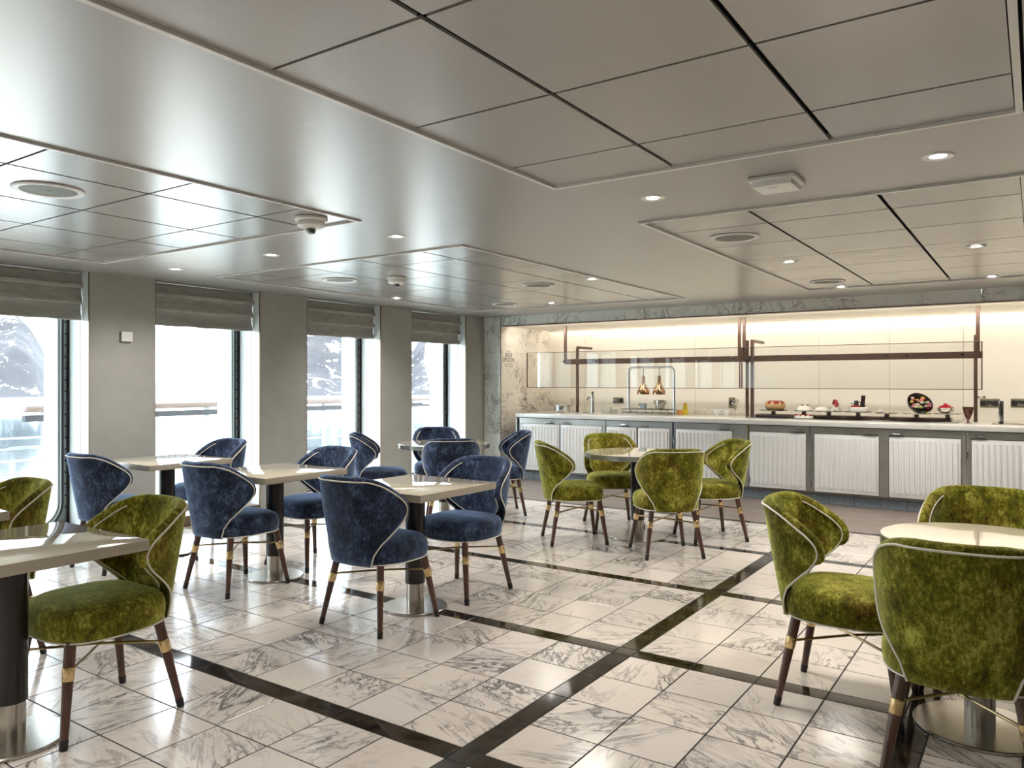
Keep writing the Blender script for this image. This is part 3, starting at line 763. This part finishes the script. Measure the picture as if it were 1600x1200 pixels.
for (a, b, doors, lab, hs) in units:
    t = thing('buffet_cabinet', (a, YD, 0), lab, 'cabinet', 'white ribbed buffet cabinets')
    L = b-a
    MB().box(0, L, .03, .9, .128, ZT-.061).build('carcass', M['stainless'], t, 0)
    MB().box(0.002, L-.002, -.002, .03, .788, ZT-.061).build('apron', M['stainless'], t, 0)
    MB().box(0.002, L-.002, -.004, .03, .114, .132).build('bottom_shade_strip', M['chrome_dark'], t, 0)  # dark strip standing in for the shadow line between doors and plinth
    ed = MB(); ed.box(.001, .008, -.006, .03, .132, ZT-.061); ed.box(L-.008, L-.001, -.006, .03, .132, ZT-.061)
    ed.build('edge_profile', M['chrome'], t, 0)
    xs_ = [a+.009]+[v for d in doors for v in d]+[b-.009]
    for k in range(0, len(xs_), 2):
        if xs_[k+1]-xs_[k] > .012: MB().box(xs_[k]-a, xs_[k+1]-a, -.001, .03, .132, .788).build('stile', M['stainless'], t, 0)
    for (d0, d1) in doors:
        door = door_mesh(d1-d0-.006, .138, .780).build('door', M['door'], t, 25, (d0-a+.003, -.006, 0))
        sh = MB(); sh.box(-.003, 0, .0, .03, .134, .784); sh.box(d1-d0-.006, d1-d0-.003, .0, .03, .134, .784)
        sh.build('shadow_gap', M['gasket'], door, 0)
    for h in hs:
        lt = MB().bbox(h-a-.075, h-a+.075, -.020, .0, .788, .800, .003)
        lo_ = lt.build('latch', M['chrome_dark'], t)
        MB().tube([(h-a-.03, -.022, .808), (h-a-.03, -.036, .812), (h-a+.035, -.036, .812), (h-a+.035, -.022, .808)], .006, 6).build('latch_lever', M['chrome'], lo_)
    hg = MB()
    for z in (.22, .62): hg.tube([(.012, -.012, z-.035), (.012, -.012, z+.035)], .006, 8)
    hg.build('hinges', M['chrome_dark'], t)['kind'] = 'stuff'
struct(MB().box(-6.066, 1.9, YD+.045, YN, 0, .113).build('baseboard_back', M['plinth'], None, 0))
pb = bpy.data.objects['baseboard_back']; x = -6.066
while x < .6:
    MB().bbox(x+.002, x+.258, YD+.032, YD+.046, 0, .113, .002, 1).build('plinth_tile', M['plinth'], pb, 0); x += .26
MB().box(-6.070, -6.044, YC+.02, YN-.1, 0, ZT-.053).build('end_panel', M['chrome_dark'], bpy.data.objects['countertop'], 0)

# sneeze guard: bronze gantry with two framed glass screens
t = thing('sneeze_guard', (0, 0, ZT), 'brown metal gantry holding two long framed glass screens over the buffet', 'sneeze guard')
def bar(name, x0, x1, y0, y1, z0, z1, mat=M['bronze'], r=.003): MB().bbox(x0, x1, y0, y1, z0-ZT, z1-ZT, r, 1).build(name, mat, t)
for (x, y) in ((-5.50, 9.73), (-2.98, 9.56), (-2.885, 9.45), (-.555, 9.85)):
    bar('post', x-.018, x+.018, y-.018, y+.018, ZT, 1.86 if x < -4 else (1.86 if x > -1 else 1.88))
for (x, y, L) in ((-5.50, 9.73, .42), (-2.885, 9.45, .45), (-.555, 9.85, .22)):
    bar('lamp_arm', x-.018, x+.018, y, y+L, 1.845, 1.88)
YG = 9.42
for x in (-5.54, -3.045, -2.985, -.513):
    bar('hanger', x-.018, x+.018, YG+.02, YG+.05, 1.62, 2.157)
bar('beam', -5.56, -3.02, YG+.05, YG+.075, 1.612, 1.685); bar('beam', -3.01, -.47, YG+.05, YG+.075, 1.612, 1.685)
for x0, x1 in ((-6.17, -3.03), (-3.005, -.475)):
    pn = MB().box(x0, x1, YG, YG+.006, 1.282-ZT, 1.785-ZT).build('glass_screen', M['clear'], t, 0)
    fr = MB()
    for (a, b, c, d) in ((x0-.006, x1+.006, 1.279, 1.286), (x0-.006, x1+.006, 1.782, 1.789), (x0-.006, x0+.006, 1.279, 1.789), (x1-.006, x1+.006, 1.279, 1.789)):
        fr.box(a, b, YG-.004, YG+.010, c-ZT, d-ZT)
    fr.build('frame', M['bronze'], pn, 0)
    kn = 0
    for fx in ((.2, .36, .62, .97) if x0 < -4 else (.03, .315, .64, .72, .93)):
        xx = x0+(x1-x0)*fx
        MB().loops([[(xx+r*math.cos(q*PI/6), yy, 1.652-ZT+r*math.sin(q*PI/6)) for q in range(12)] for r, yy in ((.008, YG+.05), (.008, YG-.008), (.016, YG-.009), (.014, YG-.022))]).build('clamp', M['chrome_dark'], pn)

# heat lamp station
t = thing('heat_lamp_station', (-4.30, 9.62, ZT), 'chrome arched frame hanging two copper heat lamps over a warming rack', 'heat lamp')
pts = [(-.33, 0, 0), (-.33, 0, .58)]+[(-.33+.06*(1-math.cos(a)), 0, .58+.06*math.sin(a)) for a in (PI/8, PI/4, 3*PI/8, PI/2)]
pts += [(-p[0], p[1], p[2]) for p in reversed(pts)]
MB().tube(pts, .019, 12).build('arch_tube', M['chrome'], t)
for x in (-.112, .118):
    s = MB().lathe([(.0, .525), (.022, .525), (.025, .50), (.024, .45), (.031, .42), (.050, .38), (.074, .34), (.085, .315), (.087, .272), (.082, .272), (.078, .31), (.03, .38)], 24, (x, 0, 0)).build('lamp_shade', M['copper'], t)
    MB().tube([(x, 0, .50), (x, 0, .64)], .006, 8).build('cord', M['chrome_dark'], s)
rk = MB()
for z in (.025, .075):
    rk.tube([(-.36, -.14, z), (.30, -.14, z), (.30, .14, z), (-.36, .14, z)], .005, 6, True)
for x in (-.36, -.14, .08, .30):
    for y in (-.14, .14): rk.tube([(x, y, 0), (x, y, .085)], .004, 6)
for k in range(9): rk.tube([(-.34+k*.078, -.14, .075), (-.34+k*.078, .14, .075)], .0035, 6)
rk.build('rack', M['chrome_dark'], t)
MB().bbox(-.36, .30, -.14, .14, .002, .016, .003).build('hot_plate', M['steel'], t)
def pot(x, y, r, h, lab, mat, handles, z=ZT):
    p = thing('cooking_pot', (x, y, z), lab, 'pot', 'small pots on the warming rack')
    MB().lathe([(r*.94, 0), (r, .008), (r, h), (r*1.04, h+.003), (r*.95, h+.003), (r*.93, .01), (.01, .01)], 24).build('body', mat, p)
    for sx in ([-1, 1] if handles > 1 else [-1]):
        MB().tube([(sx*r*.98, 0, h*.85), (sx*(r+.025), 0, h*.95), (sx*(r+.03), 0, h*.75), (sx*r*.98, 0, h*.55)], .006, 8).build('handle', M['chrome_dark'], p)
pot(-4.42, 9.64, .046, .065, 'small pale blue one handled pan under the left heat lamp', M['pale_blue'], 1, ZT+.081)
pot(-4.18, 9.64, .062, .115, 'small steel pot with two handles under the right heat lamp', M['steel'], 2, ZT+.081)
# chafing dish
t = thing('chafing_dish', (-5.66, 9.56, ZT+.008), 'low round stainless chafing dish at the left end of the buffet', 'chafing dish')
MB().lathe([(.115, .015), (.12, .02), (.122, .09), (.128, .095), (.128, .10), (.06, .112), (.01, .114)], 32).build('pan', M['chrome'], t)
for k in range(4):
    a = PI/4+k*PI/2
    MB().tube([(.105*math.cos(a), .105*math.sin(a), .02), (.125*math.cos(a), .125*math.sin(a), 0)], .008, 8).build('foot', M['chrome_dark'], t)
for sx in (-1, 1):
    MB().tube([(sx*.125, -.03, .085), (sx*.15, -.03, .092), (sx*.15, .03, .092), (sx*.125, .03, .085)], .007, 8).build('handle', M['chrome_dark'], t)
# glass at the post
def goblet(x, y, h, lab, mat=M['glassware'], r=.035, z=ZT):
    o = thing('wine_glass', (x, y, z), lab, 'glass')
    MB().lathe([(.03, 0), (.03, .003), (.005, .008), (.004, h*.45), (r*.6, h*.5), (r, h*.7), (r*.85, h), (r*.8, h), (r*.92, h*.7), (.004, h*.52)], 20).build('bowl_and_stem', mat, o)
goblet(-5.63, 9.82, .21, 'clear wine glass standing beside the left bronze post')
# tap
t = thing('drinks_tap', (-5.16, 9.56, ZT), 'tall chrome drinks tap with a side spout on the buffet', 'tap')
MB().lathe([(.045, 0), (.045, .008), (.026, .016), (.024, .20), (.028, .205), (.028, .235), (.02, .24)], 20).build('pillar', M['chrome'], t)
MB().tube([(-.02, -.01, .218), (-.06, -.01, .222), (-.072, -.01, .21), (-.075, -.01, .185)], .010, 10).build('spout', M['chrome_dark'], t)
MB().lathe([(.010, .235), (.012, .26), (.019, .285), (.014, .305), (.004, .31)], 16).build('tap_handle', M['chrome_dark'], t)
MB().bbox(-.17, -.04, -.06, .05, 0, .010, .003).build('drip_tray', M['chrome_dark'], t)
t = thing('napkin_box', (-4.99, 9.66, ZT), 'pale translucent square box beside the tap', 'box')
MB().bbox(-.062, .062, -.05, .05, 0, .088, .006).build('box_body', M['frosted'], t)
MB().bbox(-.058, .058, -.046, .046, .088, .094, .003).build('lid', M['frosted'], t)
t = thing('glass_jar', (-4.86, 9.66, ZT), 'small pale jar with dark rings right of the translucent box', 'jar')
MB().lathe([(.036, 0), (.038, .004), (.038, .06), (.030, .068), (.01, .07)], 20).build('body', M['frosted'], t)
for z in (.024, .046): MB().lathe([(.0385, z), (.0392, z+.003), (.0385, z+.006)], 20, cap0=False, cap1=False).build('ring', M['ink_grey'], t)
# condiments
def jar(x, y, r, h, mat, lab, lid=M['white'], name='condiment_jar', cat='jar'):
    o = thing(name, (x, y, ZT), lab, cat)
    MB().lathe([(r*.92, 0), (r, .004), (r, h*.8), (r*.8, h*.86), (.005, h*.87)], 20).build('body', mat, o)
    MB().lathe([(r*.82, h*.86), (r*.84, h*.87), (r*.84, h), (.004, h*1.01)], 20).build('lid', lid, o)
jar(-3.99, 9.86, .036, .075, M['orange'], 'round orange preserve jar right of the heat lamp frame')
jar(-3.985, 10.05, .028, .155, M['yellow'], 'tall yellow bottle behind the orange preserve jar', M['orange'], 'condiment_bottle', 'bottle')
t = thing('tea_box', (-3.93, 9.90, ZT), 'small bright yellow box next to the orange preserve jar', 'box')
MB().bbox(-.035, .035, -.03, .03, 0, .07, .003).build('box_body', M['yellow'], t); MB().bbox(-.036, .036, -.031, .031, .055, .072, .003).build('lid', M['yellow'], t)
for k, (x, lab) in enumerate(((-3.80, 'first small clear shaker right of the yellow box'), (-3.735, 'second small clear shaker right of the yellow box'), (-3.66, 'third small clear shaker, nearest the white bowls'))):
    o = thing('salt_shaker', (x, 9.93, ZT), lab, 'shaker', 'clear glass shakers')
    MB().lathe([(.020, 0), (.022, .004), (.016, .05), (.014, .054)], 16).build('body', M['glassware'], o)
    MB().lathe([(.0155, .052), (.016, .066), (.008, .074), (.001, .076)], 16).build('cap', M['chrome'], o)
for x, y, lab in ((-3.50, 9.95, 'white porcelain bowl on the buffet, left of the pair'), (-3.375, 9.98, 'white porcelain bowl on the buffet, right of the pair')):
    o = thing('bowl', (x, y, ZT), lab, 'bowl', 'white porcelain bowls')
    MB().lathe([(.028, 0), (.03, .004), (.050, .03), (.062, .072), (.060, .074), (.046, .034), (.02, .012), (.002, .010)], 28).build('shell', M['porcelain'], o)
    MB().lathe([(.029, .0), (.031, .003), (.029, .006)], 24, cap0=False, cap1=False).build('foot_ring', M['porcelain'], o)
t = thing('flower_vase', (-3.26, 9.95, ZT), 'clear stemmed glass holding pale dried flowers beside the bronze posts', 'vase')
MB().lathe([(.03, 0), (.03, .004), (.006, .01), (.005, .06), (.022, .09), (.026, .13), (.022, .13), (.004, .066)], 18).build('vase', M['glassware'], t)
random.seed(3)
for k in range(9):
    a = k*2.4; d = .025+.045*random.random(); hh = .15+.07*random.random()
    s = MB().tube([(0, 0, .075), (d*.4*math.cos(a), d*.4*math.sin(a), .12), (d*math.cos(a), d*math.sin(a), hh)], .0018, 5).build('stem', M['leaf'], t)
    MB().sphere((d*math.cos(a), d*math.sin(a), hh), .011, 7, 5).build('flower', M['porcelain'] if k % 3 else M['leaf'], s)
# sockets on the back wall
def socket(x, z, wd, hh, lab, n):
    o = thing('wall_socket', (x, YN, z), lab, 'socket', 'bronze sockets on the back wall')
    MB().bbox(-wd/2, wd/2, -.009, 0, -hh/2, hh/2, .003).build('plate', M['socket'], o)
    for k in range(n):
        xx = -wd/2+wd*(k+.5)/n
        MB().bbox(xx-.03, xx+.03, -.012, -.008, -.03, .03, .002).build('outlet', M['black'] if (k+n) % 2 else M['chrome_dark'], o)
socket(-5.10, 1.09, .17, .085, 'bronze double socket between the tap and the heat lamps', 2)
socket(-3.40, 1.08, .09, .145, 'bronze upright socket behind the dried flowers', 1)
socket(-.44, 1.12, .19, .10, 'bronze triple socket just right of the last bronze post', 3)
socket(-.145, 1.125, .19, .10, 'bronze triple socket at the right edge of the picture', 3)
# dessert tray with plates and cakes
t = thing('serving_tray', (-1.82, 9.62, ZT), 'long low dark serving tray carrying the desserts', 'tray')
MB().bbox(-1.13, 1.13, -.20, .20, 0, .012, .004).build('tray_base', M['chrome_dark'], t)
MB().bbox(-1.05, 1.05, -.10, .16, .012, .045, .004).build('riser', M['bronze'], t)
ZTR = ZT+.012
def stand(x, r, lab, z=.078, y=9.56):
    o = thing('cake_stand', (x, y, ZTR), lab, 'cake stand', 'glass cake stands on the tray')
    MB().lathe([(r*.55, z), (r*.96, z+.004), (r, z+.012), (r*.96, z+.012), (r*.5, z+.008), (.004, z+.008)], 36).build('plate', M['chrome_dark'] if r > .15 else M['steel'], o)
    b = MB().bbox(-.022, .022, -.022, .022, .034, z+.002, .004).build('pedestal', M['bronze'], o)
    return ZTR+z+.010
YC2 = 9.56
z = stand(-2.66, .17, 'round plate on a low pedestal under the bundt cake')
t = thing('bundt_cake', (-2.64, YC2, z-.002), 'ring shaped golden bundt cake with red glaze dripping', 'cake')
rings = []
for j in range(15):
    a = 2*PI*j/14
    rings.append((.074+.045*math.cos(a), .055+.058*math.sin(a)))
vs = [[((r*(1+.045*math.cos(8*2*PI*k/48)))*math.cos(2*PI*k/48), r*(1+.045*math.cos(8*2*PI*k/48))*math.sin(2*PI*k/48), max(0, zz)) for k in range(48)] for r, zz in rings]
MB().loops(vs, True, False, False).build('ring_cake', M['cake'], t)
gz = []
for r, zz in ((.050, .105), (.074, .116), (.096, .106), (.114, .085)):
    gz.append([((r+.004)*math.cos(2*PI*k/48), (r+.004)*math.sin(2*PI*k/48), zz-(.030*max(0, math.sin(k*.9+1.0)) if r > .11 else 0)) for k in range(48)])
MB().loops(gz, True, False, False).build('glaze', M['glaze'], t)
z = stand(-2.30, .115, 'round plate holding the white dome dessert')
def dome(x, r, h, lab, zz, dots):
    o = thing('dessert_dome', (x, YC2, zz-.001), lab, 'dessert')
    MB().lathe([(r, 0), (r*1.01, .012), (r*.93, h*.45), (r*.7, h*.78), (r*.35, h*.95), (.003, h)], 28).build('mousse', M['cream_food'], o)
    MB().tube([(r*1.005*math.cos(2*PI*k/28), r*1.005*math.sin(2*PI*k/28), .007) for k in range(28)], .008, 6, True).build('cream_border', M['cream_food'], o)
    for k in range(dots):
        a = k*2.2; MB().sphere((r*.5*math.cos(a), r*.5*math.sin(a), h*.88+.008), .009, 8, 6).build('chocolate_bead', M['choc'], o)
dome(-2.30, .085, .065, 'white dome dessert topped with dark chocolate beads', z, 5)
t = thing('jelly_ring', (-2.28, 9.467, ZTR), 'red and white jelly dessert at the tray front below the white dome', 'dessert')
mb = MB().lathe([(.11, 0), (.112, .005), (.105, .028), (.09, .034), (.003, .035)], 32); mb.v = [(v[0], v[1]*.38, v[2]) for v in mb.v]; mb.build('base', M['cream_food'], t)
for k in range(10):
    MB().sphere((.095*math.cos(k*PI/5), (.034*math.sin(k*PI/5)), .036), .014, 8, 6, (1, 1, .8)).build('red_jelly', M['glaze'], t)
z = stand(-2.02, .16, 'wide plate shared by the cream mound and the berry pyramid')
dome(-2.10, .075, .055, 'pale cream mound dessert left of the berry pyramid', z, 0)
t = thing('berry_pyramid', (-1.945, YC2-.02, z-.001), 'pyramid of red berries dusted with cream', 'dessert')
MB().lathe([(.05, 0), (.052, .01), (.035, .05), (.01, .11)], 16).build('cone', M['cream_food'], t)
for k in range(26):
    h = .012+.11*(k/25.0)**1.0; r = .052*(1-h/.145)+.004; a = k*2.4
    MB().sphere((r*math.cos(a), r*math.sin(a), h+.006), .0135, 7, 5).build('berry', M['berry'] if h > .05 and k % 4 else (M['choc'] if h > .08 else M['cream_food']), t)
z = stand(-1.70, .155, 'square-footed plate under the chocolate sculpture cake')
t = thing('chocolate_cake', (-1.69, YC2, z-.001), 'white cake crowned with a tall dark chocolate sculpture and red berries', 'cake')
MB().lathe([(.10, 0), (.103, .004), (.103, .045), (.097, .052), (.003, .053)], 32).build('iced_base', M['cream_food'], t)
for (x, rz, h0, wd) in ((.03, .2, .19, .045), (-.02, -.3, .13, .05), (.012, .5, .16, .035)):
    MB().bbox(x-wd/2, x+wd/2, -.004, .004, .052, h0, .002).build('chocolate_shard', M['choc'], t, 35, None, (0, rz*.4, rz))
MB().tube([(-.07, 0, .058), (-.03, .01, .10), (.03, .01, .115), (.07, 0, .058)], .006, 6).build('chocolate_curl', M['choc'], t)
MB().tube([(-.085, -.02, .095), (-.02, -.02, .088)], .005, 6).build('chocolate_stick', M['choc'], t)
for k in range(5): MB().sphere((-.07+k*.018, -.04, .062), .012, 8, 6).build('berry', M['berry'], t)
z = stand(-1.40, .12, 'round plate with a single small cream puff', .070)
t = thing('cream_puff', (-1.47, YC2, z-.001), 'single small cream puff at left of its plate', 'dessert')
MB().lathe([(.030, 0), (.036, .010), (.030, .024), (.018, .034), (.003, .042)], 18).build('puff', M['cream_food'], t)
MB().tube([(.02*math.cos(a)*(1-a/14), .02*math.sin(a)*(1-a/14), .022+a*.0018) for a in [k*.6 for k in range(20)]], .006, 6).build('cream_swirl', M['cream_food'], t)
z = stand(-1.10, .15, 'round plate under the tilted black bowl', .072)
t = thing('sweets_bowl', (-1.10, YC2, z), 'tilted black bowl spilling pink, white and yellow sweets', 'bowl')
rb = Matrix.Rotation(math.radians(48), 3, 'X') @ Matrix.Rotation(math.radians(26), 3, 'Y')
prof = [(.02, .0), (.075, .012), (.115, .05), (.135, .095), (.130, .097), (.108, .053), (.07, .018), (.01, .012)]
mb = MB().lathe(prof, 32); mb.v = [tuple(rb @ Vector(v)) for v in mb.v]
dz = -min(v[2] for v in mb.v)
mb.v = [(v[0], v[1], v[2]+dz) for v in mb.v]; mb.build('bowl_shell', M['black'], t)
random.seed(11); cols_ = ['pink', 'cream_food', 'berry', 'yellow', 'cream_food', 'pink', 'green_food']
for k in range(34):
    a = random.random()*2*PI; rr_ = .105*math.sqrt(random.random()); q = rb @ Vector((rr_*math.cos(a), rr_*math.sin(a), .070+.02*random.random()))
    MB().lathe([(.010, -.009), (.017, -.006), (.018, 0), (.017, .006), (.010, .009)], 10, (q.x, q.y, q.z+dz)).build('sweet', M[cols_[k % 7]], t)
for k in range(6):
    MB().lathe([(.010, 0), (.017, .004), (.018, .009), (.010, .018)], 10, (.03+.016*k, -.07-.012*(k % 3), .0)).build('sweet', M[cols_[(k*2) % 7]], t)
z = stand(-.80, .14, 'round plate under the silver berry bowl', .076)
t = thing('berry_bowl', (-.82, YC2, z-.001), 'shiny silver bowl heaped with red berries', 'bowl')
MB().lathe([(.03, 0), (.05, .006), (.078, .03), (.088, .062), (.084, .063), (.07, .034), (.03, .012), (.003, .011)], 28).build('bowl_shell', M['chrome'], t)
random.seed(5)
for k in range(34):
    a = random.random()*2*PI; rr_ = .068*math.sqrt(random.random()); h = .052+.065*(1-rr_/.068)*random.random()+.012*random.random()
    MB().sphere((rr_*math.cos(a), rr_*math.sin(a), h), .0145, 8, 6).build('berry', M['berry'], t)
# footed glass, bronze post tool
t = thing('sundae_glass', (-.605, 9.52, ZT), 'brown footed sundae glass beside the last bronze post', 'glass')
MB().lathe([(.032, 0), (.034, .004), (.012, .012), (.010, .03), (.020, .045), (.040, .10), (.056, .175), (.052, .175), (.036, .10), (.016, .05), (.003, .045)], 24).build('glass_body', M['smoke_glass'], t)
for k in range(7): MB().sphere((.022*math.cos(k*2.4), .022*math.sin(k*2.4), .075+.010*k), .013, 8, 6).build('filling', M['glaze'] if k % 2 else M['cake'], t)
t = thing('water_font', (-.31, 9.50, ZT), 'tall slim dark metal font standing at the right end of the worktop', 'tap')
MB().bbox(-.018, .024, -.02, .02, 0, .245, .003).build('column', M['chrome_dark'], t)
MB().bbox(-.022, -.006, -.024, .018, .004, .238, .002).build('face_plate', M['chrome'], t)
MB().bbox(-.08, .22, -.10, .22, 0, .006, .002).build('drip_plate', M['steel'], t)
t = thing('ladle_rest', (-.525, YN, 1.19), 'two tiny dark pegs on the back wall right of the last bronze post', 'hook')
for x in (-.03, .03): MB().bbox(x-.012, x+.012, -.02, 0, -.008, .008, .002).build('peg', M['black'], t)
# notice on the marble
def text(body, size, mat, parent, loc, name='lettering'):
    cu = bpy.data.curves.new('txt', 'FONT'); cu.body = body; cu.size = size; cu.align_x = 'CENTER'; cu.extrude = .0003
    o = bpy.data.objects.new('txt', cu); COL.objects.link(o)
    dg = bpy.context.evaluated_depsgraph_get(); me = bpy.data.meshes.new_from_object(o.evaluated_get(dg))
    bpy.data.objects.remove(o); me.materials.clear(); me.materials.append(mat)
    n = put(name, me, parent, loc, (PI/2, 0, PI/2)); return n
t = thing('notice', (XN, 9.135, 1.705), 'small printed notice fixed to the pale niche marble beside the column', 'notice')
MB().bbox(0, .004, -.145, .145, -.155, .145, .001, 1).build('sheet', M['paper'], t)
text('THE', .035, M['ink_grey'], t, (.0048, 0, .085)); text('JULII', .088, M['ink'], t, (.0048, 0, .015)); text('SPOON', .088, M['ink'], t, (.0048, 0, -.055))
ln = MB()
for z in (-.082, -.103, -.124): ln.box(.0042, .0050, -.11, .11, z-.0035, z+.0035)
ln.build('small_print', M['ink_grey'], t, 0)
